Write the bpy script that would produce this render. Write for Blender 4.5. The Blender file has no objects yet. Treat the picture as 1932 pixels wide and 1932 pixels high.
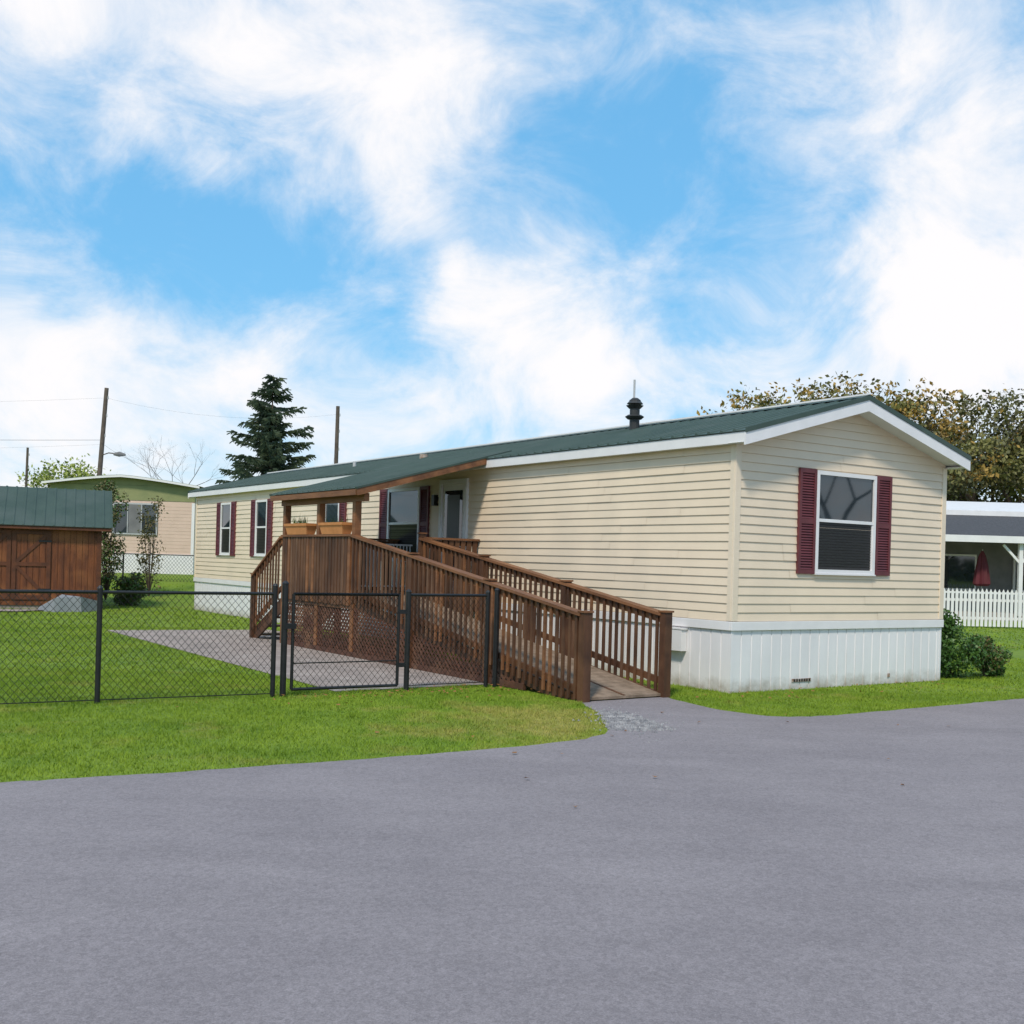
import bpy, math, random
import numpy as np
from mathutils import Vector, Matrix, geometry
random.seed(4); rng=np.random.default_rng(4)
scene=bpy.context.scene
# ------------------------------------------------------------------ materials
def nodes_of(m):
    m.use_nodes=True; nt=m.node_tree; nt.nodes.clear(); return nt
def M(name,c1,c2=None,scale=4.0,rough=.6,bump=0.0,bscale=40.0,stretch=(1,1,1),ior=1.45,metal=0.0,contrast=(.35,.65),c3=None,s3=0.6,dirt=None):
    m=bpy.data.materials.new(name); nt=nodes_of(m); N=nt.nodes; L=nt.links
    out=N.new('ShaderNodeOutputMaterial'); b=N.new('ShaderNodeBsdfPrincipled')
    L.new(b.outputs[0],out.inputs[0])
    b.inputs['Roughness'].default_value=rough; b.inputs['IOR'].default_value=ior; b.inputs['Metallic'].default_value=metal
    tc=N.new('ShaderNodeTexCoord'); mp=N.new('ShaderNodeMapping'); mp.inputs['Scale'].default_value=stretch
    L.new(tc.outputs['Object'],mp.inputs[0])
    if c2 is None: c2=tuple(x*.8 for x in c1)
    nz=N.new('ShaderNodeTexNoise'); nz.inputs['Scale'].default_value=scale; nz.inputs['Detail'].default_value=6; nz.inputs['Roughness'].default_value=.6
    L.new(mp.outputs[0],nz.inputs['Vector'])
    cr=N.new('ShaderNodeValToRGB'); cr.color_ramp.elements[0].position=contrast[0]; cr.color_ramp.elements[1].position=contrast[1]
    cr.color_ramp.elements[0].color=(*c1,1); cr.color_ramp.elements[1].color=(*c2,1)
    L.new(nz.outputs[0],cr.inputs[0]); col=cr.outputs[0]
    if c3 is not None:
        n3=N.new('ShaderNodeTexNoise'); n3.inputs['Scale'].default_value=s3; n3.inputs['Detail'].default_value=4
        L.new(tc.outputs['Object'],n3.inputs['Vector'])
        r3=N.new('ShaderNodeValToRGB'); r3.color_ramp.elements[0].position=.5; r3.color_ramp.elements[1].position=.72
        L.new(n3.outputs[0],r3.inputs[0])
        mx=N.new('ShaderNodeMix'); mx.data_type='RGBA'; L.new(r3.outputs[0],mx.inputs[0]); L.new(col,mx.inputs[6]); mx.inputs[7].default_value=(*c3,1)
        col=mx.outputs[2]
    if dirt:   # (height over which splash dirt fades, colour)
        sp=N.new('ShaderNodeSeparateXYZ'); L.new(tc.outputs['Object'],sp.inputs[0])
        mr=N.new('ShaderNodeMapRange'); mr.inputs['From Min'].default_value=dirt[0]; mr.inputs['From Max'].default_value=0; L.new(sp.outputs[2],mr.inputs['Value'])
        nd=N.new('ShaderNodeTexNoise'); nd.inputs['Scale'].default_value=5; nd.inputs['Detail'].default_value=8; nd.inputs['Roughness'].default_value=.7; L.new(tc.outputs['Object'],nd.inputs['Vector'])
        mm=N.new('ShaderNodeMath'); mm.operation='MULTIPLY'; L.new(mr.outputs[0],mm.inputs[0]); L.new(nd.outputs[0],mm.inputs[1])
        rd=N.new('ShaderNodeValToRGB'); rd.color_ramp.elements[0].position=.22; rd.color_ramp.elements[1].position=.55; rd.color_ramp.elements[1].color=(.75,.75,.75,1); L.new(mm.outputs[0],rd.inputs[0])
        mx=N.new('ShaderNodeMix'); mx.data_type='RGBA'; L.new(rd.outputs[0],mx.inputs[0]); L.new(col,mx.inputs[6]); mx.inputs[7].default_value=(*dirt[1],1); col=mx.outputs[2]
    L.new(col,b.inputs['Base Color'])
    if bump>0:
        n2=N.new('ShaderNodeTexNoise'); n2.inputs['Scale'].default_value=bscale; n2.inputs['Detail'].default_value=4
        L.new(mp.outputs[0],n2.inputs['Vector'])
        bp=N.new('ShaderNodeBump'); bp.inputs['Strength'].default_value=bump; bp.inputs['Distance'].default_value=.02
        L.new(n2.outputs[0],bp.inputs['Height']); L.new(bp.outputs[0],b.inputs['Normal'])
    return m
m_siding=M('vinyl_siding',(.80,.655,.485),(.74,.605,.45),1.2,.5,.06,6,c3=(.70,.58,.435),s3=.9)
m_trim=M('cream_trim',(.80,.67,.51),(.76,.63,.48),3,.5)
m_white=M('white_paint',(.80,.775,.765),(.74,.72,.71),3,.45)
m_skirt=M('skirting',(.81,.785,.785),(.74,.72,.725),2.2,.45,.05,8,(1,1,.4),dirt=(.34,(.30,.25,.18)))
m_green=M('green_metal',(.036,.060,.046),(.050,.078,.060),1.6,.5,.03,10,c3=(.062,.085,.071),s3=1.1)
m_wood=M('stained_wood',(.110,.045,.019),(.050,.021,.010),5,.65,.3,30,(1,1,.25),c3=(.16,.072,.032),s3=1.5)
m_woodb=M('stained_wood_worn',(.175,.09,.047),(.09,.042,.022),7,.7,.3,30,(1,1,.25))
m_woodlt=M('stained_wood_light',(.26,.11,.043),(.125,.050,.021),4,.6,.3,30,(1,.2,1))
m_woodgrey=M('weathered_boards',(.29,.21,.15),(.17,.12,.08),6,.8,.3,30)
m_lattice=M('lattice_wood',(.115,.046,.026),(.065,.028,.016),6,.7,c3=(.18,.09,.05),s3=2)
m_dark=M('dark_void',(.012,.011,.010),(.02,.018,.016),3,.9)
m_burg=M('burgundy_paint',(.155,.036,.042),(.11,.027,.032),5,.55)
m_glass=M('window_glass',(.022,.034,.042),(.012,.020,.026),1.5,.03,0,1,ior=1.8)
m_screen=M('window_screen',(.040,.040,.043),(.022,.023,.025),14,.4,0,1,(1,1,9),ior=1.5)
m_black=M('black_steel',(.010,.010,.011),(.016,.016,.017),8,.45)
m_stove=M('stove_pipe',(.02,.022,.022),(.04,.04,.04),8,.5)
m_galv=M('galvanised',(.5,.5,.5),(.4,.4,.4),6,.4)
m_conc=M('concrete',(.35,.285,.25),(.25,.205,.18),1.4,.9,.4,60,c3=(.39,.33,.29),s3=3)
m_terra=M('terracotta',(.62,.26,.09),(.52,.21,.07),5,.7)
m_rust=M('rust',(.25,.13,.07),(.5,.45,.4),20,.8)
m_gravel=M('gravel_stone',(.14,.14,.15),(.36,.345,.34),9,.9)
m_bark=M('bark',(.095,.070,.050),(.05,.036,.027),6,.9,.5,12,(1,1,.3))
m_pole=M('pole_wood',(.13,.10,.08),(.08,.062,.05),4,.85)
m_shed=M('shed_cedar',(.19,.058,.016),(.085,.025,.009),3,.6,.2,20,(3,3,.4),c3=(.27,.10,.03),s3=1.3)
m_sheddk=M('shed_trim',(.13,.040,.014),(.07,.023,.009),4,.6)
m_nb=M('neighbour_siding',(.68,.50,.40),(.62,.455,.36),2,.6)
m_nbgreen=M('neighbour_green',(.26,.27,.12),(.21,.23,.10),2,.6)
m_shingle=M('shingles',(.085,.083,.088),(.05,.05,.054),12,.9,.5,30,(1,1,3))
m_greywall=M('grey_wall',(.20,.195,.195),(.15,.148,.15),2,.8)
m_red=M('red_canvas',(.13,.020,.03),(.09,.018,.022),4,.8)
m_stone=M('blue_stone',(.20,.22,.24),(.27,.28,.30),3,.8,.5,6)
m_leafA=M('leaf_olive',(.20,.18,.045),(.13,.13,.035),.8,.6)
m_leafB=M('leaf_amber',(.38,.235,.045),(.26,.165,.035),.8,.6)
m_leafC=M('leaf_dark',(.085,.088,.030),(.12,.11,.04),.8,.6)
m_leafY=M('leaf_spring',(.33,.37,.08),(.24,.29,.06),.8,.6)
m_bushG=M('bush_green',(.042,.10,.018),(.075,.155,.026),5,.5)
m_bushB=M('bush_russet',(.17,.12,.045),(.10,.11,.035),5,.6)
m_needle=M('needles',(.024,.045,.022),(.042,.065,.032),1.2,.6)
m_needle2=M('needles_light',(.075,.10,.045),(.045,.068,.034),1.2,.6)
m_dry=M('dry_leaf',(.32,.14,.035),(.22,.10,.03),5,.7)
m_hedge=M('far_foliage',(.05,.065,.025),(.085,.09,.035),.3,.8)

DRY=(0.35,11.3)
def lawn_mat(name,blade):
    m=bpy.data.materials.new(name); nt=nodes_of(m); N=nt.nodes; L=nt.links
    out=N.new('ShaderNodeOutputMaterial'); b=N.new('ShaderNodeBsdfPrincipled'); L.new(b.outputs[0],out.inputs[0])
    b.inputs['Roughness'].default_value=.75; b.inputs['IOR'].default_value=1.3
    tc=N.new('ShaderNodeTexCoord')
    def nz(s,d=5,r=.5):
        n=N.new('ShaderNodeTexNoise'); n.inputs['Scale'].default_value=s; n.inputs['Detail'].default_value=d; n.inputs['Roughness'].default_value=r; L.new(tc.outputs['Object'],n.inputs['Vector']); return n.outputs[0]
    def ramp(src,p0,p1,a,c):
        r=N.new('ShaderNodeValToRGB'); r.color_ramp.elements[0].position=p0; r.color_ramp.elements[1].position=p1
        r.color_ramp.elements[0].color=(*a,1); r.color_ramp.elements[1].color=(*c,1); L.new(src,r.inputs[0]); return r.outputs[0]
    def mix(f,a,c,t='MIX'):
        x=N.new('ShaderNodeMix'); x.data_type='RGBA'; x.blend_type=t; L.new(f,x.inputs[0]) if not isinstance(f,float) else setattr(x.inputs[0],'default_value',f)
        L.new(a,x.inputs[6]); L.new(c,x.inputs[7]); return x.outputs[2]
    k=1.15 if blade else .9
    base=ramp(nz(.8,6,.6),.33,.66,(.100*k,.185*k,.009*k),(.215*k,.295*k,.020*k))
    fine=ramp(nz(7,6,.8),.3,.7,(.075*k,.145*k,.009*k),(.24*k,.31*k,.035*k))
    c=mix(.5,base,fine)
    vm=N.new('ShaderNodeVectorMath'); vm.operation='DISTANCE'; vm.inputs[1].default_value=(DRY[0],DRY[1],0); L.new(tc.outputs['Object'],vm.inputs[0])
    mr=N.new('ShaderNodeMapRange'); mr.inputs['From Min'].default_value=2.1; mr.inputs['From Max'].default_value=.3; mr.inputs['To Min'].default_value=0; mr.inputs['To Max'].default_value=.28; L.new(vm.outputs['Value'],mr.inputs['Value'])
    ad=N.new('ShaderNodeMath'); ad.operation='ADD'; L.new(nz(1.3,7,.65),ad.inputs[0]); L.new(mr.outputs[0],ad.inputs[1])
    dry=ramp(ad.outputs[0],.56,.78,(0,0,0),(.85,.85,.85))
    dc=ramp(nz(12),.3,.7,(.23*k,.24*k,.04*k),(.36*k,.29*k,.085*k))
    c=mix(dry,c,dc)
    L.new(c,b.inputs['Base Color'])
    return m
m_lawn=lawn_mat('lawn',False); m_blade=lawn_mat('grass_blade',True)

def asphalt():
    m=bpy.data.materials.new('asphalt'); nt=nodes_of(m); N=nt.nodes; L=nt.links
    out=N.new('ShaderNodeOutputMaterial'); b=N.new('ShaderNodeBsdfPrincipled'); L.new(b.outputs[0],out.inputs[0])
    b.inputs['Roughness'].default_value=.9; b.inputs['IOR'].default_value=1.25
    tc=N.new('ShaderNodeTexCoord')
    def nz(s,d=5,r=.6,st=None):
        n=N.new('ShaderNodeTexNoise'); n.inputs['Scale'].default_value=s; n.inputs['Detail'].default_value=d; n.inputs['Roughness'].default_value=r
        if st:
            mp=N.new('ShaderNodeMapping'); mp.inputs['Scale'].default_value=st; mp.inputs['Rotation'].default_value=(0,0,-.45); L.new(tc.outputs['Object'],mp.inputs[0]); L.new(mp.outputs[0],n.inputs['Vector'])
        else: L.new(tc.outputs['Object'],n.inputs['Vector'])
        return n.outputs[0]
    def ramp(src,p0,p1,a,c):
        r=N.new('ShaderNodeValToRGB'); r.color_ramp.elements[0].position=p0; r.color_ramp.elements[1].position=p1
        r.color_ramp.elements[0].color=(*a,1); r.color_ramp.elements[1].color=(*c,1); L.new(src,r.inputs[0]); return r.outputs[0]
    def mixc(f,a,c,t):
        x=N.new('ShaderNodeMix'); x.data_type='RGBA'; x.blend_type=t; x.inputs[0].default_value=f; L.new(a,x.inputs[6]); L.new(c,x.inputs[7]); return x.outputs[2]
    big=ramp(nz(.5,7,.65),.3,.7,(.222,.196,.203),(.278,.246,.251))
    st=ramp(nz(1.5,5,.6,(.4,1.6,1)),.3,.7,(.93,.93,.93),(1.05,1.05,1.05))
    grit=ramp(nz(110,3,.85),.3,.7,(.70,.70,.70),(1.28,1.28,1.28))
    vo=N.new('ShaderNodeTexVoronoi'); vo.inputs['Scale'].default_value=45; L.new(tc.outputs['Object'],vo.inputs['Vector'])
    spk=ramp(vo.outputs['Color'],.02,.9,(.84,.84,.84),(1.12,1.12,1.12))
    v2=N.new('ShaderNodeTexVoronoi'); v2.inputs['Scale'].default_value=1.7; v2.inputs['Randomness'].default_value=1; L.new(tc.outputs['Object'],v2.inputs['Vector'])
    spot=ramp(v2.outputs['Distance'],.006,.03,(.6,.6,.6),(1,1,1))
    c=mixc(1,big,st,'MULTIPLY'); c=mixc(1,c,grit,'MULTIPLY'); c=mixc(.8,c,spk,'MULTIPLY'); c=mixc(.8,c,spot,'MULTIPLY')
    L.new(c,b.inputs['Base Color'])
    bp=N.new('ShaderNodeBump'); bp.inputs['Strength'].default_value=.4; bp.inputs['Distance'].default_value=.01
    L.new(nz(110,4,.7),bp.inputs['Height']); L.new(bp.outputs[0],b.inputs['Normal'])
    return m
m_asph=asphalt()

# ------------------------------------------------------------------ mesh builder
class MB:
    def __init__(s): s.v=[]; s.f=[]; s.m=[]; s.mats=[]
    def mi(s,mat):
        if mat not in s.mats: s.mats.append(mat)
        return s.mats.index(mat)
    def poly(s,pts,mat):
        n=len(s.v); s.v.extend([tuple(p) for p in pts]); s.f.append(tuple(range(n,n+len(pts)))); s.m.append(s.mi(mat))
    def box(s,x0,x1,y0,y1,z0,z1,mat):
        if x0>x1:x0,x1=x1,x0
        if y0>y1:y0,y1=y1,y0
        if z0>z1:z0,z1=z1,z0
        n=len(s.v); s.v+= [(x0,y0,z0),(x1,y0,z0),(x1,y1,z0),(x0,y1,z0),(x0,y0,z1),(x1,y0,z1),(x1,y1,z1),(x0,y1,z1)]
        for f in ((0,3,2,1),(4,5,6,7),(0,1,5,4),(1,2,6,5),(2,3,7,6),(3,0,4,7)):
            s.f.append(tuple(n+i for i in f)); s.m.append(s.mi(mat))
    def beam(s,p0,p1,w,h,mat,up=(0,0,1)):
        p0=Vector(p0);p1=Vector(p1);d=(p1-p0).normalized();up=Vector(up)
        sd=d.cross(up)
        if sd.length<1e-4: sd=d.cross(Vector((0,1,0)))
        sd.normalize(); u=sd.cross(d).normalized(); n=len(s.v)
        for p in (p0,p1):
            for a,b in ((-1,-1),(1,-1),(1,1),(-1,1)): s.v.append(tuple(p+sd*a*w/2+u*b*h/2))
        for f in ((0,1,2,3),(7,6,5,4),(0,4,5,1),(1,5,6,2),(2,6,7,3),(3,7,4,0)):
            s.f.append(tuple(n+i for i in f)); s.m.append(s.mi(mat))
    def cyl(s,p0,p1,r0,r1,k,mat,cap=True):
        p0=Vector(p0);p1=Vector(p1);d=(p1-p0)
        if d.length<1e-6:return
        d.normalize(); a=d.orthogonal().normalized(); b=d.cross(a); n=len(s.v)
        for p,r in ((p0,r0),(p1,r1)):
            for i in range(k):
                t=2*math.pi*i/k; s.v.append(tuple(p+a*math.cos(t)*r+b*math.sin(t)*r))
        mi=s.mi(mat)
        for i in range(k):
            j=(i+1)%k; s.f.append((n+i,n+j,n+k+j,n+k+i)); s.m.append(mi)
        if cap:
            s.f.append(tuple(n+k+i for i in range(k))); s.m.append(mi); s.f.append(tuple(n+k-1-i for i in range(k))); s.m.append(mi)
    def build(s,name,parent=None,smooth=False,bevel=0):
        me=bpy.data.meshes.new(name); me.from_pydata(s.v,[],s.f)
        for m in s.mats: me.materials.append(m)
        me.polygons.foreach_set('material_index',s.m)
        if smooth: me.polygons.foreach_set('use_smooth',[True]*len(s.f))
        me.update(); o=bpy.data.objects.new(name,me); scene.collection.objects.link(o)
        if parent: o.parent=parent
        if bevel:
            b=o.modifiers.new('bevel','BEVEL'); b.width=bevel; b.segments=1; b.limit_method='ANGLE'
        return o
def empty(name,loc=(0,0,0),rz=0):
    o=bpy.data.objects.new(name,None); scene.collection.objects.link(o); o.location=loc; o.rotation_euler=(0,0,rz); return o

TH=math.radians(34.4); CX,CY=2.86,14.32; ct,st_=math.cos(TH),math.sin(TH)
def loc2w(u,v): return (CX+u*ct-v*st_, CY+u*st_+v*ct)
def sstep(a,b,x):
    t=np.clip((x-a)/(b-a),0,1); return t*t*(3-2*t)
def gz(x,y): return .8*sstep(33,41,y)*sstep(0,-9,x)

# ------------------------------------------------------------------ ground
xs=np.concatenate([[-600,-300,-150,-80],np.arange(-50,51,2.0),[80,150,300,600]])
ys=np.concatenate([[-600,-300,-120,-60],np.arange(-40,71,2.0),[100,160,300,700]])
gb=MB(); V=[(x,y,float(gz(x,y))) for y in ys for x in xs]; gb.v=V; nx=len(xs)
for j in range(len(ys)-1):
    for i in range(nx-1):
        gb.f.append((j*nx+i,j*nx+i+1,(j+1)*nx+i+1,(j+1)*nx+i)); gb.m.append(gb.mi(m_lawn))
ground=gb.build('ground',smooth=True)

def chaikin(p,n=2):
    for _ in range(n):
        q=[p[0]]
        for a,b in zip(p[:-1],p[1:]):
            q.append((.75*a[0]+.25*b[0],.75*a[1]+.25*b[1])); q.append((.25*a[0]+.75*b[0],.25*a[1]+.75*b[1]))
        q.append(p[-1]); p=q
    return p
def resample(p,step,jit):
    o=[]
    for a,b in zip(p[:-1],p[1:]):
        d=math.dist(a,b); k=max(1,int(d/step)) if d<25 else 12
        for i in range(k):
            t=i/k; o.append((a[0]+(b[0]-a[0])*t+random.uniform(-jit,jit),a[1]+(b[1]-a[1])*t+random.uniform(-jit,jit)))
    o.append(p[-1]); return o
left_edge=[(-40,-9.5),(-12,3.6),(-3.5,7.60),(-1.91,8.42),(.017,9.62),(.70,10.2),(.98,10.6),(1.04,11.3),(.98,12.07),(.84,12.95)]
right_edge=[(1.95,13.72),(2.10,13.2),(2.45,12.45),(3.10,12.0),(4.66,13.1),(6.82,14.66),(24,26.9)]
le=resample(chaikin(left_edge),.12,.018); re_=resample(chaikin(right_edge),.12,.018)
road_poly=le+re_+[(24,-30),(-40,-30)]
rb=MB(); tris=geometry.tessellate_polygon([[Vector((x,y,0)) for x,y in road_poly]])
rb.v=[(x,y,.006) for x,y in road_poly]; rb.f=[tuple(t) for t in tris]; rb.m=[rb.mi(m_asph)]*len(tris)
road=rb.build('asphalt_road')
import bmesh
bm=bmesh.new(); bm.from_mesh(road.data); bmesh.ops.recalc_face_normals(bm,faces=bm.faces)
for f in bm.faces:
    if f.normal.z<0: f.normal_flip()
bm.to_mesh(road.data); bm.free()
RP=np.array(road_poly)
def inpoly(px,py,P):
    inside=np.zeros(px.shape,bool); n=len(P); j=n-1
    for i in range(n):
        xi,yi=P[i];xj,yj=P[j]
        if yi!=yj:
            c=((yi>py)!=(yj>py))&(px<(xj-xi)*(py-yi)/(yj-yi)+xi); inside^=c
        j=i
    return inside
pb=MB(); pl=[(-4.65,1.95),(-1.2,1.95),(-1.2,12.5),(-4.5,13.0)]
pb.poly([(*loc2w(*p),.008) for p in pl],m_conc)
pb.build('concrete_patio')

def blades(name,n,x0,x1,y0,y1,h,w,seed):
    r=np.random.default_rng(seed)
    x=r.uniform(x0,x1,n); y=r.uniform(y0,y1,n)
    vis=np.abs(x)<y*.5+1.0
    u=(x-CX)*ct+(y-CY)*st_; v=-(x-CX)*st_+(y-CY)*ct
    ok=vis&~inpoly(x,y,RP)&~((u>-4.62)&(u<-1.1)&(v>2)&(v<12.7))&~((u>-.02)&(u<4.5)&(v>0)&(v<21.2))&~((u>-2.45)&(u<-1.1)&(v>0)&(v<6.5))
    x=x[ok];y=y[ok]; n=len(x)
    ang=r.uniform(0,2*np.pi,n)
    clump=.75+.35*np.sin(x*7.1+1.3*np.sin(y*5.3))*np.sin(y*6.3+1.7*np.sin(x*4.1))
    hh=h*r.uniform(.5,1.3,n)*clump; lean=r.normal(0,.6,(n,2))*hh[:,None]
    z=gz(x,y)
    dx=np.cos(ang)*w/2; dy=np.sin(ang)*w/2
    V=np.empty((n,3,3)); V[:,0]=np.stack([x-dx,y-dy,z],1); V[:,1]=np.stack([x+dx,y+dy,z],1); V[:,2]=np.stack([x+lean[:,0],y+lean[:,1],z+hh],1)
    me=bpy.data.meshes.new(name); me.vertices.add(3*n); me.vertices.foreach_set('co',V.reshape(-1))
    me.loops.add(3*n); me.loops.foreach_set('vertex_index',np.arange(3*n,dtype=np.int32))
    me.polygons.add(n); me.polygons.foreach_set('loop_start',np.arange(0,3*n,3,dtype=np.int32)); me.polygons.foreach_set('loop_total',np.full(n,3,dtype=np.int32))
    me.materials.append(m_blade); me.update(); me.validate()
    o=bpy.data.objects.new(name,me); scene.collection.objects.link(o); return o
g=empty('grass')
for a in [('near_blades',380000,-7,8,7,15,.034,.007,1),('mid_blades',140000,-11,10,15,24,.037,.014,2),('far_blades',50000,-18,18,24,38,.05,.03,3)]:
    o=blades(*a); o.parent=g

gv=MB(); gp=[(.93,12.5),(.98,11.6),(.98,10.85),(1.3,10.75),(1.72,10.95),(1.45,11.6),(1.15,12.3)]
GP=np.array(gp); cnt=0
while cnt<1700:
    x=random.gauss(1.25,.22);y=random.gauss(11.4,.42)
    if inpoly(np.array([x]),np.array([y]),GP)[0] or random.random()<.12:
        r=random.uniform(.008,.026)*random.choice([1,1,.7]); cnt+=1
        pts=[Vector((random.uniform(.6,1)*math.cos(t)*r,random.uniform(.6,1)*math.sin(t)*r,0)) for t in (0,1.3,2.5,3.8,5.1)]
        b=Vector((x,y,.007)); top=b+Vector((random.uniform(-.3,.3)*r,random.uniform(-.3,.3)*r,r*.9))
        for i in range(5): gv.poly([b+pts[i],b+pts[(i+1)%5],top],m_gravel)
gv.build('gravel')
fl=MB()
for i in range(230):
    u=random.gauss(-3.6,1.3); v=random.gauss(1.4,.3); zb=.035
    if i%4==0: u=random.uniform(-1,3.8); v=random.uniform(-.9,-.1)
    if i%9==0: u=random.uniform(-6,3); v=random.uniform(-5,-1); zb=.016
    x,y=loc2w(u,v); s=random.uniform(.012,.028); a=random.uniform(0,6.28); z=zb+random.uniform(-.005,.01)
    fl.poly([(x+s*math.cos(a+k*1.57),y+s*math.sin(a+k*1.57)*.8,z+random.uniform(-.006,.012)) for k in range(4)],m_dry)
fl.build('fallen_leaves')

# ------------------------------------------------------------------ main mobile home
HL=21.1; HW=4.45
home=empty('mobile_home',(CX,CY,0),TH)
ZS=.93; ZE=3.24
RU0,RZ0,RUM,RZM,RU1=-.17,3.37,2.225,4.03,4.62
sl=(RZM-RZ0)/(RUM-RU0)
core=MB(); core.box(.03,HW-.03,.03,HL-.03,.02,3.3,m_trim); core.build('core',home)
sd=MB(); CH=.1155
def lap(mb,fn,a0,a1,za,zb,a0b=None,a1b=None):
    a0b=a0 if a0b is None else a0b; a1b=a1 if a1b is None else a1b
    o0=.019;o1=.004
    mb.poly([fn(a0,o0,za),fn(a1,o0,za),fn(a1b,o1,zb),fn(a0b,o1,zb)],m_siding)
    mb.poly([fn(a0,.0,za+.001),fn(a1,.0,za+.001),fn(a1,o0,za),fn(a0,o0,za)],m_siding)
endw=lambda a,o,z:(a,-o,z)
longw=lambda a,o,z:(-o,a,z)
backw=lambda a,o,z:(HW+o,a,z)
farw=lambda a,o,z:(a,HL+o,z)
def seams(a0,a1):
    r=[a0]; x=a0+random.uniform(.8,3.6)
    while x<a1-.4: r.append(x); x+=random.uniform(2.4,3.7)
    return r+[a1]
z=ZS
while z<4.0:
    zb=z+CH
    for fn,LEN in ((endw,HW),(farw,HW)):
        if zb<=ZE+.05:
            S=seams(0,LEN)
            for i,(p,q) in enumerate(zip(S[:-1],S[1:])):
                k=(i%2)*.003
                lap(sd,lambda a,o,zz,fn=fn,k=k:fn(a,o+k,zz+k*.5),p,q+ .0,z,zb)
        else:
            def lim(zz): return max(0,(zz+.06-RZ0)/sl+RU0)
            a=lim(z);b=lim(zb)
            if a<HW/2: lap(sd,fn,a,HW-a,z,zb,min(b,HW/2),max(HW-b,HW/2))
    if z<ZE-.02:
        for fn in (longw,backw):
            S=seams(0,HL)
            for i,(p,q) in enumerate(zip(S[:-1],S[1:])):
                k=(i%2)*.003
                lap(sd,lambda a,o,zz,fn=fn,k=k:fn(a,o+k,zz+k*.5),p,q,z,min(zb,ZE+.06))
    z=zb
sd.build('siding',home)
tr=MB()
for (x,y) in ((0,0),(HW,0),(0,HL),(HW,HL)):
    sx=-1 if x==0 else 1; sy=-1 if y==0 else 1
    tr.box(x+sx*.028,x-sx*.075,y+sy*.028,y+sy*.002,ZS+.002,3.22,m_trim)
    tr.box(x+sx*.028,x+sx*.002,y+sy*.0015,y-sy*.075,ZS+.002,3.22,m_trim)
tr.box(-.035,HW+.035,-.035,-.0,.81,.925,m_white)
tr.box(-.035,0,.001,HL,.81,.925,m_white); tr.box(HW,HW+.035,.001,HL,.81,.925,m_white); tr.box(-.035,HW+.035,HL,HL+.035,.81,.925,m_white)
tr.build('trim',home,bevel=.004)
sk=MB()
def skirt(fn,L):
    a=0.0
    while a<L:
        b=min(a+.19,L); j=random.uniform(-.002,.004)
        sk.poly([fn(a,.004+j,0),fn(b-.022,.004+j,0),fn(b-.022,.004,.812),fn(a,.004,.812)],m_skirt)
        sk.poly([fn(b-.022,.004+j,0),fn(b-.014,-.008,0),fn(b-.014,-.008,.812),fn(b-.022,.004,.812)],m_skirt)
        sk.poly([fn(b-.014,-.008,0),fn(b-.006,-.008,0),fn(b-.006,-.008,.812),fn(b-.014,-.008,.812)],m_skirt)
        sk.poly([fn(b-.006,-.008,0),fn(b,.004,0),fn(b,.004,.812),fn(b-.006,-.008,.812)],m_skirt)
        a=b
for fn,L in ((endw,HW),(longw,HL),(backw,HL),(farw,HW)): skirt(fn,L)
sk.box(-.012,.03,-.012,-.006,0,.81,m_skirt); sk.box(HW-.03,HW+.012,-.012,-.006,0,.81,m_skirt)
sk.box(1.16,1.54,-.014,-.008,.10,.145,m_rust)
for i in range(7): sk.box(1.19+i*.05,1.22+i*.05,-.018,-.015,.105,.14,m_dark)
sk.box(3.2,3.25,-.014,-.008,.10,.15,m_rust)
sk.box(-.11,-.010,.82,1.16,.48,.77,m_white); sk.box(-.118,-.010,.80,1.18,.771,.79,m_white)
sk.build('skirting',home)
rf=MB()
def corr(mb,u0,z0,u1,z1,v0,v1,mat,pitch=.23,hr=.022,th=.012):
    P=[];v=v0
    while v<v1:
        for dv,h in ((0,0),(pitch-.07,0),(pitch-.05,hr),(pitch-.02,hr)):
            if v+dv<v1: P.append((v+dv,h))
        v+=pitch
    P.append((v1,0))
    for a,b in zip(P[:-1],P[1:]):
        mb.poly([(u0,a[0],z0+a[1]),(u1,a[0],z1+a[1]),(u1,b[0],z1+b[1]),(u0,b[0],z0+b[1])],mat)
        mb.poly([(u0,a[0],z0-th),(u0,a[0],z0+a[1]),(u0,b[0],z0+b[1]),(u0,b[0],z0-th)],mat)
    mb.poly([(u0,v0,z0-th),(u0,v1,z0-th),(u1,v1,z1-th),(u1,v0,z1-th)],mat)
corr(rf,RU0,RZ0,RUM,RZM,-.31,HL+.3,m_green); corr(rf,RU1,RZ0,RUM,RZM,-.31,HL+.3,m_green)
rf.poly([(RUM-.16,-.33,RZM-.16*sl+.03),(RUM,-.33,RZM+.04),(RUM,HL+.32,RZM+.04),(RUM-.16,HL+.32,RZM-.16*sl+.03)],m_green)
rf.poly([(RUM+.16,-.33,RZM-.16*sl+.03),(RUM,-.33,RZM+.04),(RUM,HL+.32,RZM+.04),(RUM+.16,HL+.32,RZM-.16*sl+.03)],m_green)
rf.beam((RUM,-.3,RZM+.045),(RUM,HL+.3,RZM+.045),.05,.024,m_white)
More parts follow.
